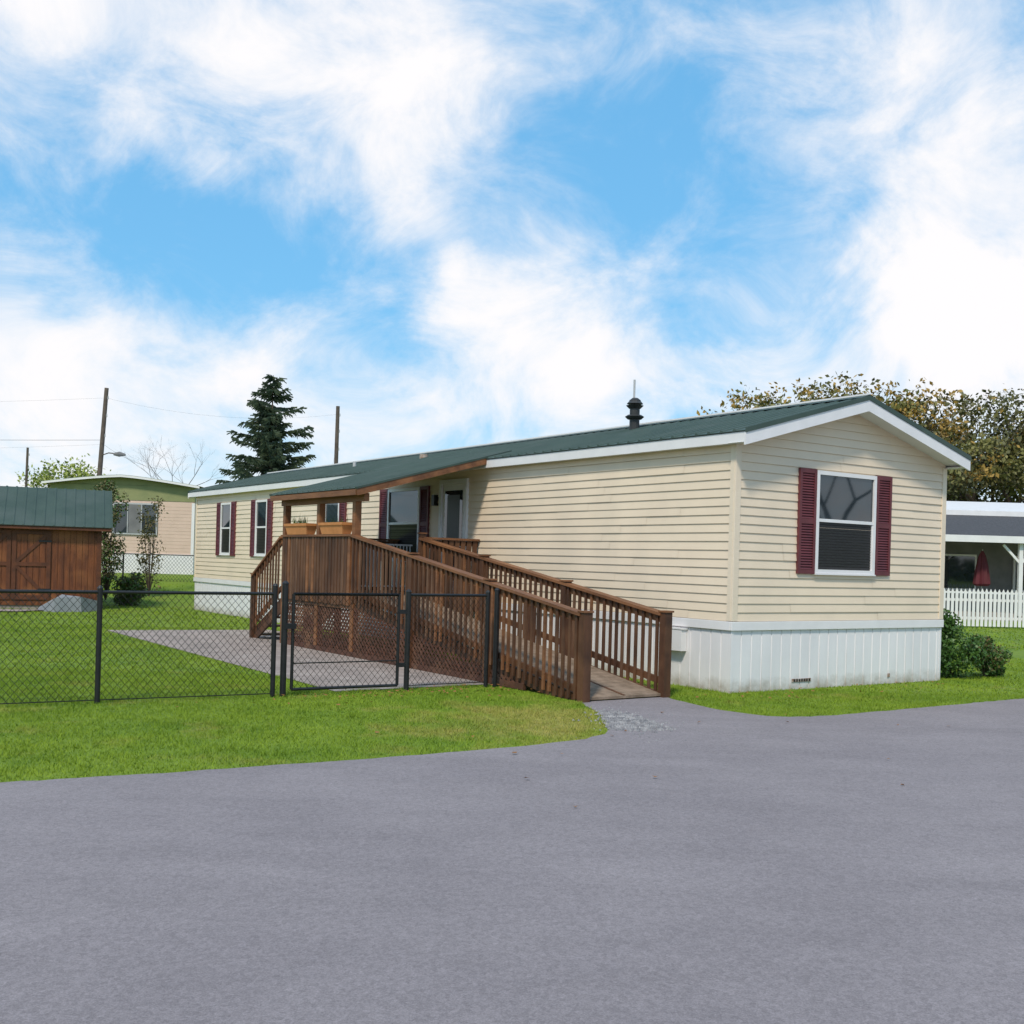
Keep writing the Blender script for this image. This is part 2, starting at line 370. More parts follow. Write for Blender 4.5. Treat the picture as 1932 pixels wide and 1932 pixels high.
for vv,s in ((-.31,-1),(HL+.3,1)):
    for ue in (RU0,RU1):
        for (o0,o1,d0,d1,mt) in ((0,.02,-.035,.03,m_green),(-.004,.016,-.19,-.036,m_white)):
            a=vv+s*(o0-.016 if mt is m_white else 0); b=vv+s*o1*(1 if mt is m_green else .5)
            ya,yb=min(a,b),max(a,b)
            for (y) in (ya,yb):
                rf.poly([(ue,y,RZ0+d0),(RUM,y,RZM+d0),(RUM,y,RZM+d1),(ue,y,RZ0+d1)],mt)
            rf.poly([(ue,ya,RZ0+d0),(RUM,ya,RZM+d0),(RUM,yb,RZM+d0),(ue,yb,RZ0+d0)],mt)
            rf.poly([(ue,ya,RZ0+d1),(RUM,ya,RZM+d1),(RUM,yb,RZM+d1),(ue,yb,RZ0+d1)],mt)
            rf.poly([(ue,ya,RZ0+d0),(ue,yb,RZ0+d0),(ue,yb,RZ0+d1),(ue,ya,RZ0+d1)],mt)
        y0,y1=(vv+.012,-.001) if s<0 else (HL+.001,vv-.012)
        rf.poly([(ue,y0,RZ0-.15),(RUM,y0,RZM-.15),(RUM,y1,RZM-.15),(ue,y1,RZ0-.15)],m_white)
rf.box(-.155,-.13,-.30,HL+.28,3.215,3.35,m_white); rf.box(-.129,-.001,-.29,HL+.27,3.22,3.235,m_white)
rf.box(HW+.155,HW+.13,-.30,HL+.28,3.215,3.35,m_white); rf.box(HW+.129,HW+.001,-.29,HL+.27,3.22,3.235,m_white)
rf.build('roof',home)
ch=MB(); cx,cy=1.85,4.2; r0=.085
ch.cyl((cx,cy,3.85),(cx,cy,4.28),r0,r0,16,m_stove)
ch.cyl((cx,cy,4.10),(cx,cy,4.14),.12,.165,16,m_stove); ch.cyl((cx,cy,4.14),(cx,cy,4.17),.165,.12,16,m_stove)
ch.cyl((cx,cy,4.28),(cx,cy,4.33),.10,.15,16,m_stove); ch.cyl((cx,cy,4.36),(cx,cy,4.42),.14,.09,16,m_stove); ch.cyl((cx,cy,4.30),(cx,cy,4.38),.075,.075,12,m_stove)
ch.cyl((cx,cy,4.42),(cx,cy,4.46),.10,.05,12,m_stove)
ch.cyl((cx+.02,cy+.05,4.3),(cx+.02,cy+.05,4.78),.018,.018,8,m_galv)
ch.cyl((1.2,13.5,3.7),(1.2,13.5,3.88),.04,.04,10,m_galv); ch.cyl((1.3,10.4,3.72),(1.3,10.4,3.86),.09,.09,10,m_rust)
ch.build('stove_pipe',home,smooth=False)
wn=MB()
def wbox(fn,a0,a1,o0,o1,z0,z1,mat):
    p=fn(a0,o0,z0);q=fn(a1,o1,z1); wn.box(p[0],q[0],p[1],q[1],p[2],q[2],mat)
def window(fn,a0,a1,z0,z1,zm,fw=.055):
    wbox(fn,a0,a0+fw,.0,.05,z0,z1,m_white); wbox(fn,a1-fw,a1,.0,.05,z0,z1,m_white)
    wbox(fn,a0+fw,a1-fw,.0,.048,z0,z0+fw,m_white); wbox(fn,a0+fw,a1-fw,.0,.048,z1-fw,z1,m_white)
    wbox(fn,a0+fw,a1-fw,.0,.044,zm-.022,zm+.022,m_white)
    wbox(fn,a0+fw,a0+fw+.018,.0,.036,z0+fw,zm-.023,m_white); wbox(fn,a1-fw-.018,a1-fw,.0,.036,z0+fw,zm-.023,m_white)
    wbox(fn,a0+fw,a1-fw,.0,.024,zm+.022,z1-fw,m_glass)
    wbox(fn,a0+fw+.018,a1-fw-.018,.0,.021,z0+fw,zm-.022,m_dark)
    zz=z0+fw+.01
    while zz<zm-.05:
        p=[fn(a0+fw+.02,.022,zz),fn(a1-fw-.02,.022,zz),fn(a1-fw-.02,.030,zz+.030),fn(a0+fw+.02,.030,zz+.030)]; wn.poly(p,m_screen); zz+=.038
    wbox(fn,a0-.01,a1+.01,0,.062,z0-.02,z0-.001,m_white)
def shutter(fn,a0,a1,z0,z1):
    w=.045
    wbox(fn,a0,a0+w,.012,.052,z0,z1,m_burg); wbox(fn,a1-w,a1,.012,.052,z0,z1,m_burg)
    zm=z0+(z1-z0)*.5
    for za,zb in ((z0,z0+.06),(zm-.035,zm+.035),(z1-.06,z1)): wbox(fn,a0+w,a1-w,.012,.050,za,zb,m_burg)
    wbox(fn,a0+w,a1-w,.012,.026,z0+.05,z1-.05,m_burg)
    for lo,hi in ((z0+.06,zm-.035),(zm+.035,z1-.06)):
        n=int((hi-lo)/.036); st=(hi-lo)/n
        for i in range(n):
            za=lo+i*st
            p=[fn(a0+w,.048,za+.004),fn(a1-w,.048,za+.004),fn(a1-w,.028,za+st),fn(a0+w,.028,za+st)]; wn.poly(p,m_burg)
            p=[fn(a0+w,.048,za+.004),fn(a1-w,.048,za+.004),fn(a1-w,.027,za),fn(a0+w,.027,za)]; wn.poly(p,m_burg)
window(endw,1.52,2.79,1.58,2.99,2.31); shutter(endw,1.175,1.51,1.57,3.0); shutter(endw,2.80,3.135,1.57,3.0)
window(longw,8.16,9.44,1.58,2.99,2.31); shutter(longw,7.82,8.15,1.57,3.0); shutter(longw,9.45,9.78,1.57,3.0)
for a0,a1 in ((11.65,12.42),(15.72,16.48),(18.22,19.0)):
    window(longw,a0,a1,1.6,2.99,2.31); shutter(longw,a0-.31,a0-.01,1.57,3.0); shutter(longw,a1+.01,a1+.31,1.57,3.0)
wbox(longw,6.46,6.54,0,.06,1.0,3.08,m_white); wbox(longw,7.33,7.41,0,.06,1.0,3.08,m_white); wbox(longw,6.54,7.33,0,.06,3.0,3.08,m_white)
wbox(longw,6.54,7.33,0,.03,1.0,3.0,m_white); wbox(longw,6.63,7.24,.031,.034,1.25,2.88,m_glass)
wbox(longw,6.72,7.15,.0345,.0355,1.95,2.80,m_screen)
for k in (.33,.66): wbox(longw,6.63+.61*k-.007,6.63+.61*k+.007,.035,.038,1.25,1.86,m_white)
wbox(longw,6.63,7.24,.035,.041,1.86,1.90,m_white)
wbox(longw,7.52,7.62,.0,.10,2.62,2.82,m_black)
wn.build('windows_and_door',home)

# ------------------------------------------------------------------ porch + ramp
pr=empty('wooden_ramp_and_porch',(CX,CY,0),TH)
rp=MB()
UL,UR=-2.40,-1.14; VD=6.1; VE=9.0; ZD=1.0
rz=lambda v: .05+(ZD-.05)*min(max(v/VD,0),1)
n=44
for i in range(n):
    va=VD*i/n; vb=VD*(i+1)/n-.008
    za,zb=rz(va),rz(vb)
    rp.poly([(UL+.05,va,za),(UR-.05,va,za),(UR-.05,vb,zb),(UL+.05,vb,zb)],m_woodgrey)
    rp.poly([(UL+.05,va,za),(UR-.05,va,za),(UR-.05,va,za-.03),(UL+.05,va,za-.03)],m_woodgrey)
v=VD
while v<VE-.01:
    rp.box(UL+.03,-.03,v,v+.132,ZD-.035,ZD,m_woodgrey); v+=.14
for u in (UL+.03,UR-.03,-1.77):
    rp.beam((u,.02,rz(0)-.07),(u,VD,ZD-.13),.04,.16,m_wood)
for vv in (VD,VE): rp.beam((UL,vv,ZD-.13),(-.03,vv,ZD-.13),.04,.19,m_wood)
rp.beam((UL,VD,ZD-.13),(UL,VE,ZD-.13),.04,.19,m_wood)
rp.build('deck_boards',pr)
rl=MB(); WV=[m_wood,m_wood,m_wood,m_wood,m_woodb,m_woodlt]
def rail(u,v0,v1,f,pick=.13,pw=.042,drop=.95,low=.02):
    L_=v1-v0; k=max(1,round(L_/2.05))
    for i in range(k):
        a=v0+L_*i/k+(.004 if i else 0); b=v0+L_*(i+1)/k; j=random.uniform(-.004,.004)
        rl.beam((u+j,a,f(a)),(u-j,b,f(b)),.14,.036,m_woodlt)
        rl.beam((u,a,f(a)-.065),(u,b,f(b)-.065),.036,.09,random.choice([m_wood,m_woodlt]))
        rl.beam((u,a,f(a)-drop+.12),(u,b,f(b)-drop+.12),.036,.08,m_wood)
    v=v0+.07
    while v<v1-.03:
        rl.box(u-.045+random.uniform(-.003,.003),u-.02,v,v+pw,max(.03,f(v)-drop-.06+low+random.uniform(-.012,.012)),f(v)-.022,random.choice(WV))
        v+=pick*random.uniform(.94,1.06)
def post(u,v,z0,z1,s=.095,mt=m_wood,cap=True):
    rl.box(u-s/2,u+s/2,v-s/2,v+s/2,z0,z1,mt)
    if cap: rl.box(u-s/2-.015,u+s/2+.015,v-s/2-.015,v+s/2+.015,z1,z1+.022,m_woodlt)
rt=lambda v: rz(v)+.97
rail(UL,.03,VD,rt,drop=1.02); rail(UR,.03,VD,rt)
for v_ in (0,2.05,4.15): post(UL,v_,0,rt(v_)+.03,.11); post(UR,v_,0,rt(v_)+.03,.11)
post(UR,VD,0,2.05)
flat=lambda v:1.98
rail(UL,VD,VE,flat,pick=.118,pw=.09,drop=1.1)
def railu(v,u0,u1,z,pick=.12,pw=.085,mt=m_wood):
    rl.beam((u0,v,z),(u1,v,z),.14,.036,m_woodlt); rl.beam((u0,v,z-.07),(u1,v,z-.07),.036,.09,mt)
    u=u0+.03
    while u<u1-.05: rl.box(u,u+pw,v-.045,v-.02,z-1.05,z-.022,mt); u+=pick
railu(VD,UR,-.03,1.98); railu(VE,-1.25,-.03,1.98)
sr=lambda v:1.98-(v-VE)*.55
rail(UL,VE+.05,10.4,sr,drop=1.05); rail(-1.28,VE+.05,10.4,sr,drop=1.05)
post(UL,10.42,0,1.24); post(-1.28,10.42,0,1.24); post(-1.28,VE,0,2.0)
for i in range(5):
    zz=ZD-.18*(i+1); vv=VE+.03+i*.28
    rl.box(UL+.04,-1.32,vv,vv+.29,zz-.035,zz,m_woodgrey)
for u in (UL+.03,-1.31): rl.beam((u,VE,ZD-.25),(u,10.45,.03),.035,.24,m_wood)
for v_,zt in ((VD+.02,2.53),(7.5,2.53),(VE-.02,2.53)): post(UL+.04,v_,0,zt,.11,m_woodlt,False)
rl.build('railings',pr)
lt=MB()
def clipseg(p,d,poly):
    t0,t1=-1e9,1e9; n=len(poly)
    for i in range(n):
        a=poly[i];b=poly[(i+1)%n]; nx_,ny_=-(b[1]-a[1]),(b[0]-a[0])
        den=nx_*d[0]+ny_*d[1]; num=nx_*(a[0]-p[0])+ny_*(a[1]-p[1])
        if abs(den)<1e-9:
            if num>0:return None
        elif den>0: t0=max(t0,num/den)
        else: t1=min(t1,num/den)
    return (t0,t1) if t1>t0 else None
def lattice(u,poly):
    for sgn,off in ((1,-.006),(-1,.006)):
        k=-2.0
        while k<13:
            r=clipseg((k,0),(1,sgn*1.0),poly)
            if r:
                a=(k+r[0],sgn*r[0]); b=(k+r[1],sgn*r[1])
                if math.dist(a,b)>.03: lt.beam((u+off,a[0],a[1]),(u+off,b[0],b[1]),.008,.038,m_lattice,up=(0,-sgn*.7,.7))
            k+=.105
lattice(UL+.005,[(1.3,.03),(VD,.03),(VD,rz(VD)-.2),(1.3,rz(1.3)-.16)])
lattice(UL+.005,[(VD,.03),(VE,.03),(VE,.78),(VD,.78)])
lt.beam((UL,1.2,.05),(UL,VE,.05),.04,.08,m_lattice)
lt.build('lattice',pr)
po=MB()
PU0,PZ0=-2.60,2.73; PU1,PZ1=.35,3.37+.52*sl+.03
corr(po,PU0,PZ0,PU1,PZ1,5.72,9.22,m_green)
psl=(PZ1-PZ0)/(PU1-PU0)
for vv in (5.70,9.24):
    po.beam((PU0+.02,vv,PZ0-.075),(-.03,vv,PZ0+psl*(-.03-PU0)-.075),.03,.10,m_woodlt)
    po.beam((PU0,vv,PZ0-.005),(PU1,vv,PZ1-.005),.05,.035,m_green)
po.beam((PU0+.02,5.72,PZ0-.07),(PU0+.02,9.22,PZ0-.07),.025,.09,m_woodlt)
po.beam((UL+.04,5.78,2.595),(UL+.04,9.15,2.595),.09,.13,m_woodlt)
v=6.1
while v<9.1: po.beam((UL+.0,v,PZ0+psl*.2-.07),(-.03,v,PZ0+psl*(2.57)-.07),.04,.09,m_woodlt); v+=.58
po.build('porch_roof',pr)
wg=MB()
wg.beam((-1.2,8.3,1.88),(-.1,8.3,1.88),.03,.03,m_white); wg.beam((-1.2,8.3,1.1),(-.1,8.3,1.1),.03,.03,m_white)
u=-1.2
while u<-.08: wg.box(u,u+.015,8.292,8.308,1.1,1.88,m_white); u+=.07
wg.build('white_gate',pr)
for k,(a,b) in enumerate(((7.78,8.72),(6.35,7.25))):
    p=MB(); u=UL
    def ring(z,h,w): return [(u-w,a-h,z),(u+w,a-h,z),(u+w,b+h,z),(u-w,b+h,z)]
    R=[ring(2.0,-.05,.075),ring(2.15,-.005,.105),ring(2.15,.015,.12),ring(2.195,.02,.125),ring(2.195,-.005,.10),ring(2.17,-.01,.095)]
    for q,s in zip(R[:-1],R[1:]):
        for i in range(4): p.poly([q[i],q[(i+1)%4],s[(i+1)%4],s[i]],m_terra)
    p.poly(R[-1],m_bark); p.poly(R[0],m_terra)
    for i in range(60 if k==0 else 20):
        x=u+random.uniform(-.06,.06); y=random.uniform(a+.05,b-.05) if k else random.gauss((a+b)/2,.12); h=random.uniform(.04,.2)
        t=(x+random.uniform(-.06,.06),y+random.uniform(-.09,.09),2.17+h)
        p.poly([(x-.008,y,2.165),(x+.008,y+.006,2.165),t],m_bushG)
    o=p.build('flower_box' if k==0 else 'flower_box.001'); o.location=(CX,CY,0); o.rotation_euler=(0,0,TH)

# ------------------------------------------------------------------ chain link fences
def chainlink(name,posts,top,gate=None,origin=(CX,CY,0),rot=TH,sp=.078,wr=.0028,bottom=True):
    root=empty(name,origin,rot); fb=MB()
    for (x,y,h,r) in posts:
        fb.cyl((x,y,0),(x,y,h),r,r,12,m_black); fb.cyl((x,y,h),(x,y,h+.03),r*1.2,r*.4,12,m_black)
    mesh=MB()
    for (p,q,z0,z1) in top:
        d=math.dist(p,q); ux,uy=(q[0]-p[0])/d,(q[1]-p[1])/d
        fb.cyl((*p,z1),(*q,z1),.018,.018,8,m_black)
        if bottom: fb.cyl((*p,z0),(*q,z0),.006,.006,6,m_black)
        poly=[(0,z0),(d,z0),(d,z1+.02),(0,z1+.02)]
        for sg in (1,-1):
            k=-2.0
            while k<d+2:
                r=clipseg((k,.6),(1,sg*1.15),poly)
                if r:
                    a=k+r[0];b=k+r[1]; o=.004*sg
                    mesh.cyl((p[0]+ux*a-uy*o,p[1]+uy*a+ux*o,.6+sg*1.15*r[0]),(p[0]+ux*b-uy*o,p[1]+uy*b+ux*o,.6+sg*1.15*r[1]),wr,wr,3,m_black,False)
                k+=sp
    if gate:
        (p,q,z0,z1)=gate
        for z_ in (z0,z1): fb.cyl((*p,z_),(*q,z_),.018,.018,8,m_black)
        fb.cyl((*p,z0+.3),(*q,z0+.3),.008,.008,6,m_black)
        for e in (p,q): fb.cyl((*e,z0),(*e,z1),.02,.02,8,m_black)
        e=q; fb.box(e[0]-.12,e[0]+.03,e[1]-.03,e[1]+.03,.78,.84,m_black)
        for z_ in (.3,.95): fb.box(p[0]-.01,p[0]+.14,p[1]-.02,p[1]+.02,z_,z_+.05,m_black)
    fb.build('posts_and_rails',root,smooth=False); mesh.build('wire_mesh',root)
chainlink('chain_link_fence',
 [(-2.52,1.70,1.25,.032),(-2.66,1.70,1.22,.028),(-3.82,1.70,1.22,.034),(-5.40,1.76,1.30,.036),(-5.52,1.77,1.27,.028),(-7.42,1.90,1.22,.028),(-9.6,2.02,1.22,.028),(-11.8,2.14,1.22,.028),(-14,2.26,1.22,.028)],
 [((-2.66,1.70),(-3.82,1.70),.07,1.18),((-3.95,1.70),(-5.30,1.75),.08,1.18),((-5.52,1.77),(-7.42,1.90),.04,1.18),((-7.42,1.90),(-14,2.26),.04,1.18)],
 gate=((-3.95,1.70),(-5.30,1.75),.08,1.18))
chainlink('chain_link_fence',[(x,0,1.1,.03) for x in (-8,-5.5,-3,-.5,2)],[((-8,0),(2,0),.05,1.08)],origin=(-10.5,38.5,.45),rot=0,sp=.12,wr=.005)

# ------------------------------------------------------------------ shed
shed=empty('garden_shed',(-11.26,30.3,0),math.radians(201.5)); s=MB()
SW=5.0;SD=2.6;EZ=2.3;PZ=3.32
s.box(0,SW,-SD,-.03,.1,EZ,m_shed)
x=0
while x<SW: s.box(x+.003,min(x+.15,SW)-.003,-.029,.0,.1,EZ-.02,m_shed); x+=.153
y=-SD
while y<-.16: s.box(-.02,-.001,y+.003,y+.15,.1,EZ,m_shed); y+=.153
for x_ in (0,SW): s.poly([(x_,-SD,EZ),(x_,0,EZ),(x_,-SD/2,PZ-.05)],m_shed)
s.box(-.03,.09,.001,.02,.1,EZ,m_sheddk)
for d0,d1 in ((1.25,2.2),(2.23,3.18)):
    for a,b,c,d in ((d0,d0+.1,.25,2.1),(d1-.1,d1,.25,2.1),(d0+.1,d1-.1,.25,.37),(d0+.1,d1-.1,2.0,2.1),(d0+.1,d1-.1,1.15,1.25)): s.box(a,b,.002,.03,c,d,m_sheddk)
    s.beam((d0+.1,.012,.37),(d1-.1,.012,1.15),.02,.09,m_sheddk,up=(0,0,1)); s.beam((d1-.1,.012,1.25),(d0+.1,.012,2.0),.02,.09,m_sheddk)
    for zz in (.5,1.8): s.box(d0-.02 if d0<2 else d1-.3,d0+.3 if d0<2 else d1+.02,.031,.036,zz,zz+.05,m_black)
s.box(-.05,SW,-SD,-.03,.0,.1,m_conc)
gi=s.mi(m_green)
for (ya,yb) in ((.28,-SD/2),(-SD-.28,-SD/2)):
    tmp=MB(); corr(tmp,ya,EZ-.06,yb,PZ,-.28,SW+.2,m_green,.25,.02); n0=len(s.v)
    for vv in tmp.v: s.v.append((vv[1],vv[0],vv[2]))
    for f in tmp.f: s.f.append(tuple(n0+i for i in f)); s.m.append(gi)
    s.beam((-.28,ya,EZ-.09),(-.28,-SD/2,PZ-.03),.03,.09,m_green)
s.box(-.26,SW+.2,.22,.25,EZ-.16,EZ-.085,m_sheddk)
s.build('shed_body',shed)
sp=MB(); sp.poly([(-12.4,27.9,.03),(-12.0,29.2,.03),(-17,27.6,.03),(-17,26.6,.03)],m_conc); sp.build('concrete_pad')
st=MB()
pts=[(-12.35,28.9),(-11.75,28.5),(-11.15,28.8),(-10.95,29.5),(-12.0,29.6)]
tops=[.10,.36,.40,.28,.42]
for i in range(5):
    j=(i+1)%5; c0=(-11.65,29.1)
    A_=(pts[i][0]*.93+c0[0]*.07,pts[i][1]*.93+c0[1]*.07,tops[i]); B_=(pts[j][0]*.93+c0[0]*.07,pts[j][1]*.93+c0[1]*.07,tops[j])
    st.poly([(*pts[i],0),(*pts[j],0),B_,A_],m_stone); st.poly([A_,B_,(*c0,.42)],m_stone)
st.build('boulder')

# ------------------------------------------------------------------ neighbour mobile home
nb=empty('mobile_home',(-12.1,42,.8),math.radians(4)); b=MB()
W=5.3
b.box(-W,0,0,13,.0,3.3,m_nb); b.box(-W-.02,.02,-.02,13,2.75,3.32,m_nbgreen); b.box(-W-.03,.03,-.03,13,-.3,.75,m_white)
n=12
for i in range(n):
    x0=-W-.25+(W+.5)*i/n; x1=-W-.25+(W+.5)*(i+1)/n
    f=lambda x: 3.34+.34*(1-abs((x+W/2)/(W/2+.25))**1.3)
    b.poly([(x0,-.35,f(x0)),(x1,-.35,f(x1)),(x1,13.2,f(x1)),(x0,13.2,f(x0))],m_galv)
    b.poly([(x0,-.34,f(x0)-.09),(x1,-.34,f(x1)-.09),(x1,-.34,f(x1)),(x0,-.34,f(x0))],m_white)
    b.poly([(x0,-.02,3.3),(x1,-.02,3.3),(x1,-.02,f(x1)-.02),(x0,-.02,f(x0)-.02)],m_nbgreen)
wx0,wx1=-2.95,-1.4
b.box(wx0-.06,wx1+.06,-.06,-.021,1.45,2.65,m_galv); b.box(wx0,wx1,-.066,-.061,1.51,2.59,m_glass)
for k in (.33,.66): b.box(wx0+(wx1-wx0)*k-.015,wx0+(wx1-wx0)*k+.015,-.075,-.067,1.51,2.59,m_galv)
b.box(wx0+.55,wx1-.55,-.072,-.067,1.51,2.59,m_greywall)
b.box(-.08,.03,-.03,-.021,.75,2.7,m_white)
for i in range(14): b.box(-W,0,-.006,-.001,.85+i*.13,.86+i*.13,m_nb)
b.build('home_body',nb)

# ------------------------------------------------------------------ cottage right
ct_=empty('cottage',(0,0,0),0); b=MB()
b.box(10,27,43,51,0,3.6,m_greywall); b.box(9.8,27,39.5,43,.0,.25,m_conc)
b.poly([(9.5,39.3,3.02),(27.5,39.3,3.02),(27.5,43.2,3.95),(9.5,43.2,3.95)],m_shingle)
b.poly([(9.5,39.32,2.9),(27.5,39.32,2.9),(27.5,43,2.9),(9.5,43,2.9)],m_white)
b.box(9.5,27.5,39.2,39.3,2.78,3.02,m_white)
b.box(9.5,27.5,43.2,52,3.9,4.0,m_galv); b.box(9.4,27.6,43.1,43.2,3.93,4.12,m_white)
b.poly([(9.4,43.15,4.12),(27.6,43.15,4.12),(27.6,47.5,4.75),(9.4,47.5,4.75)],m_white)
for x in (11.2,14.65,18.1,21.6,25):
    b.box(x-.07,x+.07,39.4,39.54,.2,2.78,m_white)
    for sg in (-1,1): b.beam((x,39.47,2.05),(x+sg*.62,39.47,2.72),.07,.08,m_white)
for a0,a1 in ((14.3,15.6),(16.6,17.9),(19.5,21)):
    b.box(a0-.08,a1+.08,42.9,42.99,1.0,2.4,m_white); b.box(a0,a1,42.86,42.895,1.08,2.32,m_glass)
b.box(9.8,27,39.45,39.5,.95,1.02,m_white)
b.build('cottage_body',ct_)
um=MB(); ux,uy=17.05,40.2
um.cyl((ux,uy,.25),(ux,uy,2.55),.02,.02,8,m_galv)
prof=[(2.5,.03),(2.3,.13),(1.9,.22),(1.55,.27),(1.3,.30),(1.22,.22)]
K=16
for (z0,r0_),(z1,r1_) in zip(prof[:-1],prof[1:]):
    for i in range(K):
        a0=2*math.pi*i/K;a1=2*math.pi*(i+1)/K; k0=1 if i%2 else .72; k1=1 if (i+1)%2 else .72
        um.poly([(ux+r0_*k0*math.cos(a0),uy+r0_*k0*math.sin(a0),z0),(ux+r0_*k1*math.cos(a1),uy+r0_*k1*math.sin(a1),z0),(ux+r1_*k1*math.cos(a1),uy+r1_*k1*math.sin(a1),z1),(ux+r1_*k0*math.cos(a0),uy+r1_*k0*math.sin(a0),z1)],m_red)
um.build('closed_umbrella')
pf=MB(); x=8.0
while x<24:
    y=33.7+(x-13)*.1; w=.085; h=1.1+random.uniform(-.012,.012)
    pf.box(x,x+w,y,y+.02,.05,h,m_white); pf.poly([(x,y,h),(x+w,y,h),(x+w/2,y,h+.1)],m_white); pf.poly([(x,y+.02,h),(x+w,y+.02,h),(x+w/2,y+.02,h+.1)],m_white)
    x+=.135
for z_ in (.3,.85): pf.beam((8,33.7-.5+.045,z_),(24,33.7+1.1+.045,z_),.03,.08,m_white)
pf.build('picket_fence')

# ------------------------------------------------------------------ poles and wires
def upole(name,x,y,h,lean=(0,0),r=.13,lamp=False,z0=0):
    p=MB(); t=(x+lean[0],y+lean[1],h); p.cyl((x,y,z0-.3),t,r,r*.7,12,m_pole)
    fz=lambda z:(x+lean[0]*z/h,y+lean[1]*z/h,z)
    for z_ in (h-.5,h-1.3,h-2.2): a=fz(z_); p.cyl((a[0]+.1,a[1],z_),(a[0]+.1,a[1],z_+.14),.04,.03,8,m_galv)
    if lamp:
        a=fz(5.9); p.cyl(a,(a[0]+.45,a[1]-.3,6.0),.025,.025,8,m_pole); p.cyl((a[0]+.45,a[1]-.3,6.0),(a[0]+.8,a[1]-.35,5.97),.025,.03,8,m_pole)
        L_=(a[0]+.8,a[1]-.35)
        p.cyl((L_[0]-.1,L_[1],5.95),(L_[0]+.15,L_[1],5.95),.06,.12,10,m_greywall); p.cyl((L_[0]+.15,L_[1],5.95),(L_[0]+.42,L_[1],5.93),.12,.05,10,m_greywall)
    p.build(name,smooth=False)
upole('utility_pole',-19.0,50,8.95,(.5,0),lamp=True)
upole('utility_pole',-8.9,55,9.1,(.05,0))
upole('utility_pole',-30.0,68,7.8,(.1,0),r=.1)
wr=MB()
def wire(a,b,sag,r=.0045,n=14):
    P=[Vector(a).lerp(Vector(b),i/n)-Vector((0,0,sag*4*(i/n)*(1-i/n))) for i in range(n+1)]
    for p,q in zip(P[:-1],P[1:]): wr.cyl(p,q,r,r,4,m_black,False)
wire((-18.55,50,8.5),(-60,52,8.7),.7,.003); wire((-18.6,50,6.6),(-60,50,6.5),.3,.009); wire((-18.6,50,6.4),(-60,50,5.6),.5,.003)
wire((-18.5,50,8.5),(-8.85,55,8.7),.5,.003); wire((-18.7,50,6.5),(-14,44,4.9),.2)
wire((-8.85,55,7.1),(-7,40,3.8),.3,.003)
wr.build('power_lines')

# ------------------------------------------------------------------ vegetation
def leafquad(mb,p,s,mat):
    a=Vector((random.gauss(0,1),random.gauss(0,1),random.gauss(0,1))).normalized(); b=a.orthogonal().normalized()
    r=random.uniform(0,6.28); c=a.cross(b); u=(b*math.cos(r)+c*math.sin(r)); w=a.cross(u)
    u*=s; w*=s*.6
    mb.poly([p-u,p-w*.9,p+u,p+w],mat)
def tree(name,x,y,H,spread,tr_,leaves,lsize,mats,seed,z0=0,depth=5,trunk=.3,clump=.45,up=.25,frac=1.0):
    random.seed(seed); b=MB(); lf=MB(); tips=[]
    def grow(p,d,L,r,dep):
        n=3; q=p
        for i in range(n):
            d=(d+Vector((random.gauss(0,.13),random.gauss(0,.13),random.gauss(0,.08)))).normalized()
            q2=q+d*(L/n); b.cyl(q,q2,r*(1-.28*i/n),r*(1-.28*(i+1)/n),6 if dep<3 else 4,m_bark,False); q=q2
            if dep>=3: tips.append((q,dep))
        r*=.72
        if dep>=depth: return
        k=random.choice([2,3,3]) if dep>0 else 4
        for i in range(k):
            a=random.uniform(0,6.28); sp=random.uniform(.45,.95)*spread
            nd=(d+Vector((math.cos(a)*sp,math.sin(a)*sp,up*random.uniform(-.3,1)))).normalized()
            grow(q,nd,L*random.uniform(.62,.85),r*random.uniform(.58,.78),dep+1)
    root=Vector((x,y,z0-.1)); grow(root,Vector((0,0,1)),H*trunk,tr_,0)
    top=max(t[0].z for t in tips)-z0; k=H/top
    b.v=[((v[0]-x)*k+x,(v[1]-y)*k+y,(v[2]-z0)*k+z0) for v in b.v]
    o=empty(name); b.build('trunk_and_limbs',o)
    if leaves:
        T=[t for t in tips if random.random()<frac]
        for i in range(leaves):
            t,dep=random.choice(T); p=Vector(((t.x-x)*k+x,(t.y-y)*k+y,(t.z-z0)*k+z0))+Vector((random.gauss(0,clump),random.gauss(0,clump),random.gauss(0,clump*.6)))
            h=(math.sin(t.x*1.9+t.y*.7)*math.sin(t.z*2.3+t.x)+1)/2
            mt=mats[0] if h<.45 else mats[1%len(mats)] if h<.75 else mats[-1]
            leafquad(lf,p,lsize*random.uniform(.6,1.3),mt)
        lf.build('foliage',o)
    return o
tree('oak_tree',15.0,58,11.8,1.0,.32,7500,.13,[m_leafB,m_leafA,m_leafA],11,clump=.34,depth=6,frac=.6)
tree('oak_tree',19.3,60,12.6,1.05,.34,9500,.13,[m_leafA,m_leafB,m_leafC],15,clump=.34,depth=6,frac=.7)
tree('oak_tree',24.2,58,10.9,1.1,.36,9500,.13,[m_leafA,m_leafC,m_leafB],23,clump=.32,depth=6,frac=.6)
tree('oak_tree',29.0,60,11.4,1.1,.36,10000,.13,[m_leafC,m_leafA,m_leafC],37,clump=.34,depth=6,frac=.55)
tree('oak_tree',22.0,68,9.0,1.1,.34,6000,.16,[m_leafC,m_leafA,m_leafA],51,clump=.5)
tree('bare_tree',25.6,13.9,8.6,1.15,.10,0,.1,[m_leafA],62,depth=6,trunk=.2)
tree('small_tree',-28.5,68,6.4,.8,.14,3600,.12,[m_leafY],71,clump=.35,z0=.8)
tree('bare_tree',-20.5,66,8.0,.9,.08,0,.1,[m_leafA],83,z0=.8,depth=5)
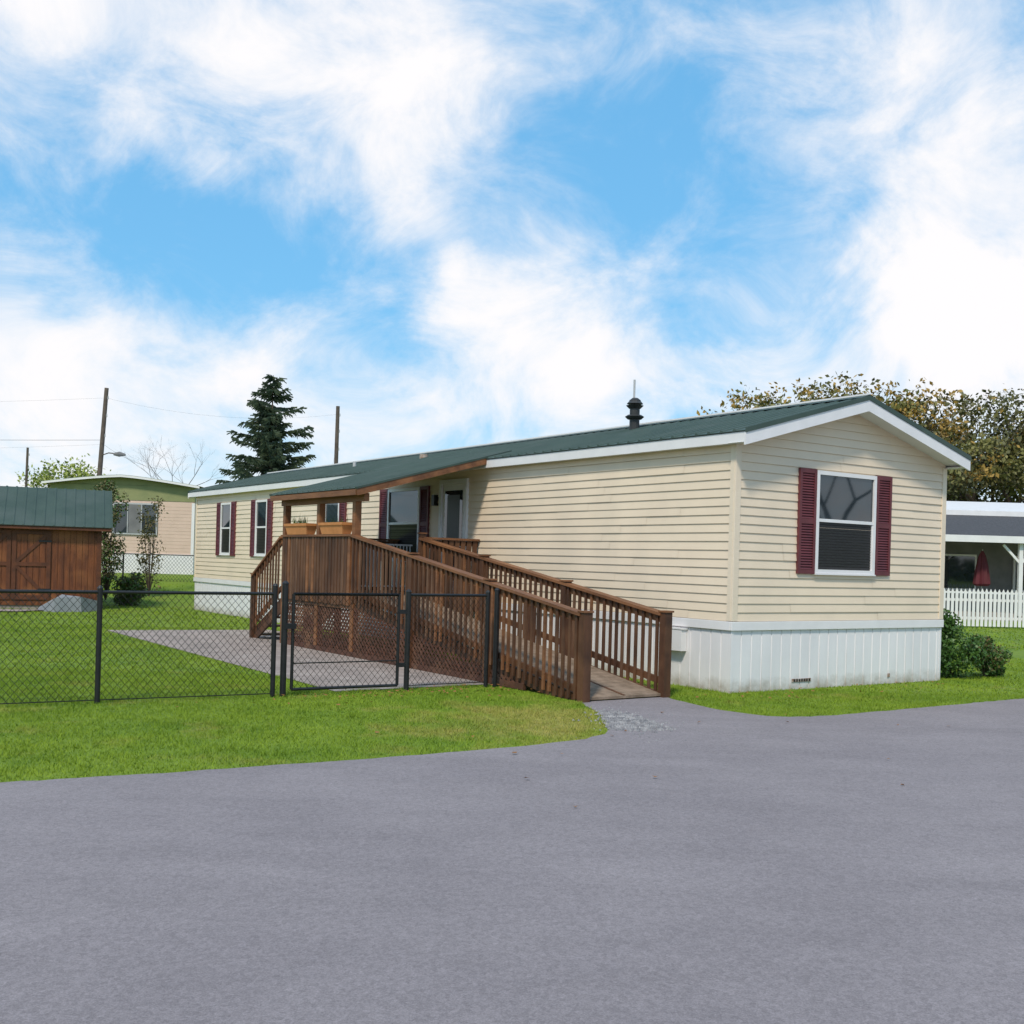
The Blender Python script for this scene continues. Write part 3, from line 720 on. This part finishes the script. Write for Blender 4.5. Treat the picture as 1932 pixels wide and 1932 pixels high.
def conifer(name,x,y,H,R,seed,z0=0):
    random.seed(seed); b=MB(); lf=MB(); b.cyl((x,y,z0-.2),(x,y,z0+H),.16,.015,8,m_bark,False)
    z=1.0
    while z<H-.1:
        f=1-z/H; n=random.choice([3,4,5,5]) if z<H*.85 else 4
        for i in range(n):
            a=random.uniform(0,6.28); L=R*(f**.72)*random.choice([.5,.75,.95,1.1,1.2])+.18
            p=Vector((x,y,z0+z+random.uniform(-.15,.15))); d=Vector((math.cos(a),math.sin(a),random.uniform(.1,.6)))
            q=p
            m=max(3,int(L/.16)); base_r=.03*f+.006
            for j in range(m):
                t=j/m; q2=q+(d+Vector((0,0,-.45*t+ (.35 if t>.7 else 0))))*(L/m)
                b.cyl(q,q2,base_r*(1-t)+.004,base_r*(1-t-1/m)+.004,3,m_bark,False)
                w=.46*(1-t)**.6*min(1,L)+.12
                for k in range(9):
                    sd=random.choice([-1,1]); perp=Vector((-math.sin(a),math.cos(a),0))*sd
                    e=q+(perp*random.uniform(.2,1)*w+Vector((math.cos(a),math.sin(a),0))*random.uniform(.05,.35)+Vector((0,0,random.uniform(-.26,.08))))
                    s=random.uniform(.03,.06); up=Vector((0,0,s))
                    lf.poly([q-up*.5,q+up,e+up*.3,e-up],random.choice([m_needle,m_needle,m_needle2]))
                q=q2
        z+=.25
    o=empty(name); b.build('trunk_and_limbs',o); lf.build('needles',o)
conifer('spruce_tree',-12.1,55,9.75,3.5,5,.8)
def bush(name,x,y,R,H,n,ls,mats,seed,z0=0,lump=5,stem=.008):
    random.seed(seed); o=empty(name); lf=MB(); b=MB()
    C=[(Vector((random.uniform(-.6,.6)*R,random.uniform(-.6,.6)*R,(.12+.8*(k+random.random()*.8)/lump)*H)),random.uniform(.25,.45)) for k in range(lump)]
    for c,_ in C:
        b.cyl((x,y,z0),(x+c.x,y+c.y,z0+c.z),stem*H+.004,.004,5,m_bark,False)
    for i in range(n):
        c,r=random.choice(C); d=Vector((random.gauss(0,1),random.gauss(0,1),random.gauss(0,1))).normalized()*random.uniform(.1,1.3)**.5*r
        p=Vector((x+c.x+d.x*R*1.4,y+c.y+d.y*R*1.4,max(z0+.02,z0+c.z+d.z*min(H,R*2.2)*.8)))
        leafquad(lf,p,ls*random.uniform(.6,1.3),random.choice(mats))
    b.build('stems',o); lf.build('foliage',o)
bush('evergreen_bush',6.95,17.45,.45,1.0,6500,.028,[m_bushG],1,lump=9)
bush('russet_bush',7.55,17.6,.42,.62,4000,.026,[m_bushB,m_bushG,m_bushG],2,lump=8)
bush('evergreen_bush',6.95,18.6,.45,.85,4500,.03,[m_bushG],3,lump=8)
bush('tall_shrub',-12.5,34.2,.5,3.9,3600,.05,[m_leafC,m_bushG,m_bushB],4,lump=24,z0=.1,stem=.004)
bush('tall_shrub',-11.5,35.2,.45,3.3,1000,.045,[m_bushB,m_leafC],6,lump=22,z0=.2,stem=.003)
bush('evergreen_bush',-11.3,33.0,.55,.85,2800,.045,[m_leafC,m_bushG],7,lump=10)
random.seed(9); dt=MB()
for i in range(2200):
    a=random.uniform(0,2*math.pi); R=random.uniform(170,215)
    x=R*math.sin(a); y=R*math.cos(a); h=random.uniform(3.2,5.8)
    for k in range(5):
        p=Vector((x+random.gauss(0,2),y+random.gauss(0,2),random.uniform(0,h))); leafquad(dt,p,random.uniform(1,2),m_hedge)
dt.build('distant_trees')

# ------------------------------------------------------------------ world
w=bpy.data.worlds.new('World'); scene.world=w; w.use_nodes=True; nt=w.node_tree; nt.nodes.clear(); N=nt.nodes; L=nt.links
SUN_EL=math.radians(50); sun_dir=Vector((-.3,-1,0)).normalized()
out=N.new('ShaderNodeOutputWorld'); bg=N.new('ShaderNodeBackground'); L.new(bg.outputs[0],out.inputs[0]); bg.inputs[1].default_value=.12
sky=N.new('ShaderNodeTexSky'); sky.sky_type='NISHITA'; sky.sun_disc=False; sky.sun_elevation=SUN_EL
sky.sun_rotation=math.atan2(sun_dir.x,sun_dir.y); sky.air_density=1.0; sky.dust_density=.4; sky.ozone_density=2
tc=N.new('ShaderNodeTexCoord'); sep=N.new('ShaderNodeSeparateXYZ'); L.new(tc.outputs['Generated'],sep.inputs[0])
def mth(op,a,b=None,c=None,clamp=False):
    n=N.new('ShaderNodeMath'); n.operation=op; n.use_clamp=clamp
    for i,v in enumerate((a,b,c)):
        if v is None: continue
        if isinstance(v,(int,float)): n.inputs[i].default_value=v
        else: L.new(v,n.inputs[i])
    return n.outputs[0]
az=mth('MULTIPLY',mth('ARCTAN2',sep.outputs[0],sep.outputs[1]),57.2958)
el=mth('MULTIPLY',mth('ARCSINE',sep.outputs[2]),57.2958)
nw=N.new('ShaderNodeTexNoise'); nw.inputs['Scale'].default_value=8; nw.inputs['Detail'].default_value=8; nw.inputs['Roughness'].default_value=.62; L.new(tc.outputs['Generated'],nw.inputs['Vector'])
sc=N.new('ShaderNodeSeparateColor'); L.new(nw.outputs['Color'],sc.inputs[0])
azw=mth('ADD',az,mth('MULTIPLY',mth('SUBTRACT',sc.outputs[0],.5),15)); elw=mth('ADD',el,mth('MULTIPLY',mth('SUBTRACT',sc.outputs[1],.5),11))
banks=[(-13,24.5,8.5,3.2,.44),(-25,25,3,2.5,.30),(-6,22.5,3.0,3.0,.26),(-12,20,7,2.2,.16),(-17,8.5,10,2.8,.30),(-3.2,15.0,2.3,2.0,.42),(.3,10.8,4.0,3.2,.46),
       (21.5,22,3.6,5.5,.42),(23,13,4.6,3.6,.9),(15.5,23,3,1.0,.18),(9.5,9.5,5.0,1.4,.26),(-25,12,3,2.2,.14),(11,16,5,4,.05),
       (6,20,6.0,6,-.20),(-20,16.5,7,2.4,-.24),(-11,14.0,5,2.2,-.22),(12.5,14,4,3.0,-.08),(-8.0,9.5,2.2,2.5,-.14)]
acc=None
for a0,e0,sa,se,wt in banks:
    d=mth('ADD',mth('POWER',mth('DIVIDE',mth('SUBTRACT',azw,a0),sa),2),mth('POWER',mth('DIVIDE',mth('SUBTRACT',elw,e0),se),2))
    gsn=mth('MULTIPLY',mth('EXPONENT',mth('MULTIPLY',d,-.7)),wt)
    acc=gsn if acc is None else mth('ADD',acc,gsn)
mp=N.new('ShaderNodeMapping'); mp.inputs['Scale'].default_value=(1,1,1.5); mp.inputs['Rotation'].default_value=(0,.6,0); L.new(tc.outputs['Generated'],mp.inputs[0])
nf=N.new('ShaderNodeTexNoise'); nf.inputs['Scale'].default_value=8; nf.inputs['Detail'].default_value=12; nf.inputs['Roughness'].default_value=.63; nf.inputs['Distortion'].default_value=.6
L.new(mp.outputs[0],nf.inputs['Vector'])
haze=mth('MULTIPLY',mth('EXPONENT',mth('MULTIPLY',mth('MAXIMUM',el,0),-.18)),.50)
dens=mth('ADD',mth('ADD',acc,haze),mth('MULTIPLY',mth('SUBTRACT',nf.outputs[0],.5),1.5))
dens=mth('ADD',dens,.10)
ms=N.new('ShaderNodeMapRange'); ms.interpolation_type='SMOOTHSTEP'; ms.inputs['From Min'].default_value=-.20; ms.inputs['From Max'].default_value=.78; ms.inputs['To Min'].default_value=.05; L.new(dens,ms.inputs['Value'])
tint=N.new('ShaderNodeMix'); tint.data_type='RGBA'; tint.blend_type='MULTIPLY'; tint.inputs[0].default_value=1; L.new(sky.outputs[0],tint.inputs[6]); tint.inputs[7].default_value=(1.5,1.9,1.7,1)
air=N.new('ShaderNodeMix'); air.data_type='RGBA'; air.inputs[0].default_value=.75; L.new(tint.outputs[2],air.inputs[6]); air.inputs[7].default_value=(.7,3.6,7.0,1)
mx=N.new('ShaderNodeMix'); mx.data_type='RGBA'; L.new(ms.outputs[0],mx.inputs[0]); L.new(air.outputs[2],mx.inputs[6]); mx.inputs[7].default_value=(8.4,8.25,8.35,1)
L.new(mx.outputs[2],bg.inputs[0])

sl_=bpy.data.lights.new('sun','SUN'); sl_.energy=3.0; sl_.angle=math.radians(7); sl_.color=(1,.91,.79)
so=bpy.data.objects.new('sun',sl_); scene.collection.objects.link(so)
dirv=Vector((sun_dir.x*math.cos(SUN_EL),sun_dir.y*math.cos(SUN_EL),math.sin(SUN_EL)))
so.rotation_euler=dirv.to_track_quat('Z','Y').to_euler()

# ------------------------------------------------------------------ camera
cd=bpy.data.cameras.new('camera'); cam=bpy.data.objects.new('camera',cd); scene.collection.objects.link(cam)
cd.sensor_width=36; cd.lens=38.96; cd.shift_y=.0487; cd.clip_end=3000; cd.clip_start=.1
cam.matrix_world=Matrix.Translation((0,0,1.62))@Matrix.Rotation(math.radians(90),4,'X')@Matrix.Rotation(math.radians(1.6),4,'Z')
scene.camera=cam
scene.view_settings.view_transform='Standard'; scene.view_settings.look='None'; scene.view_settings.exposure=0
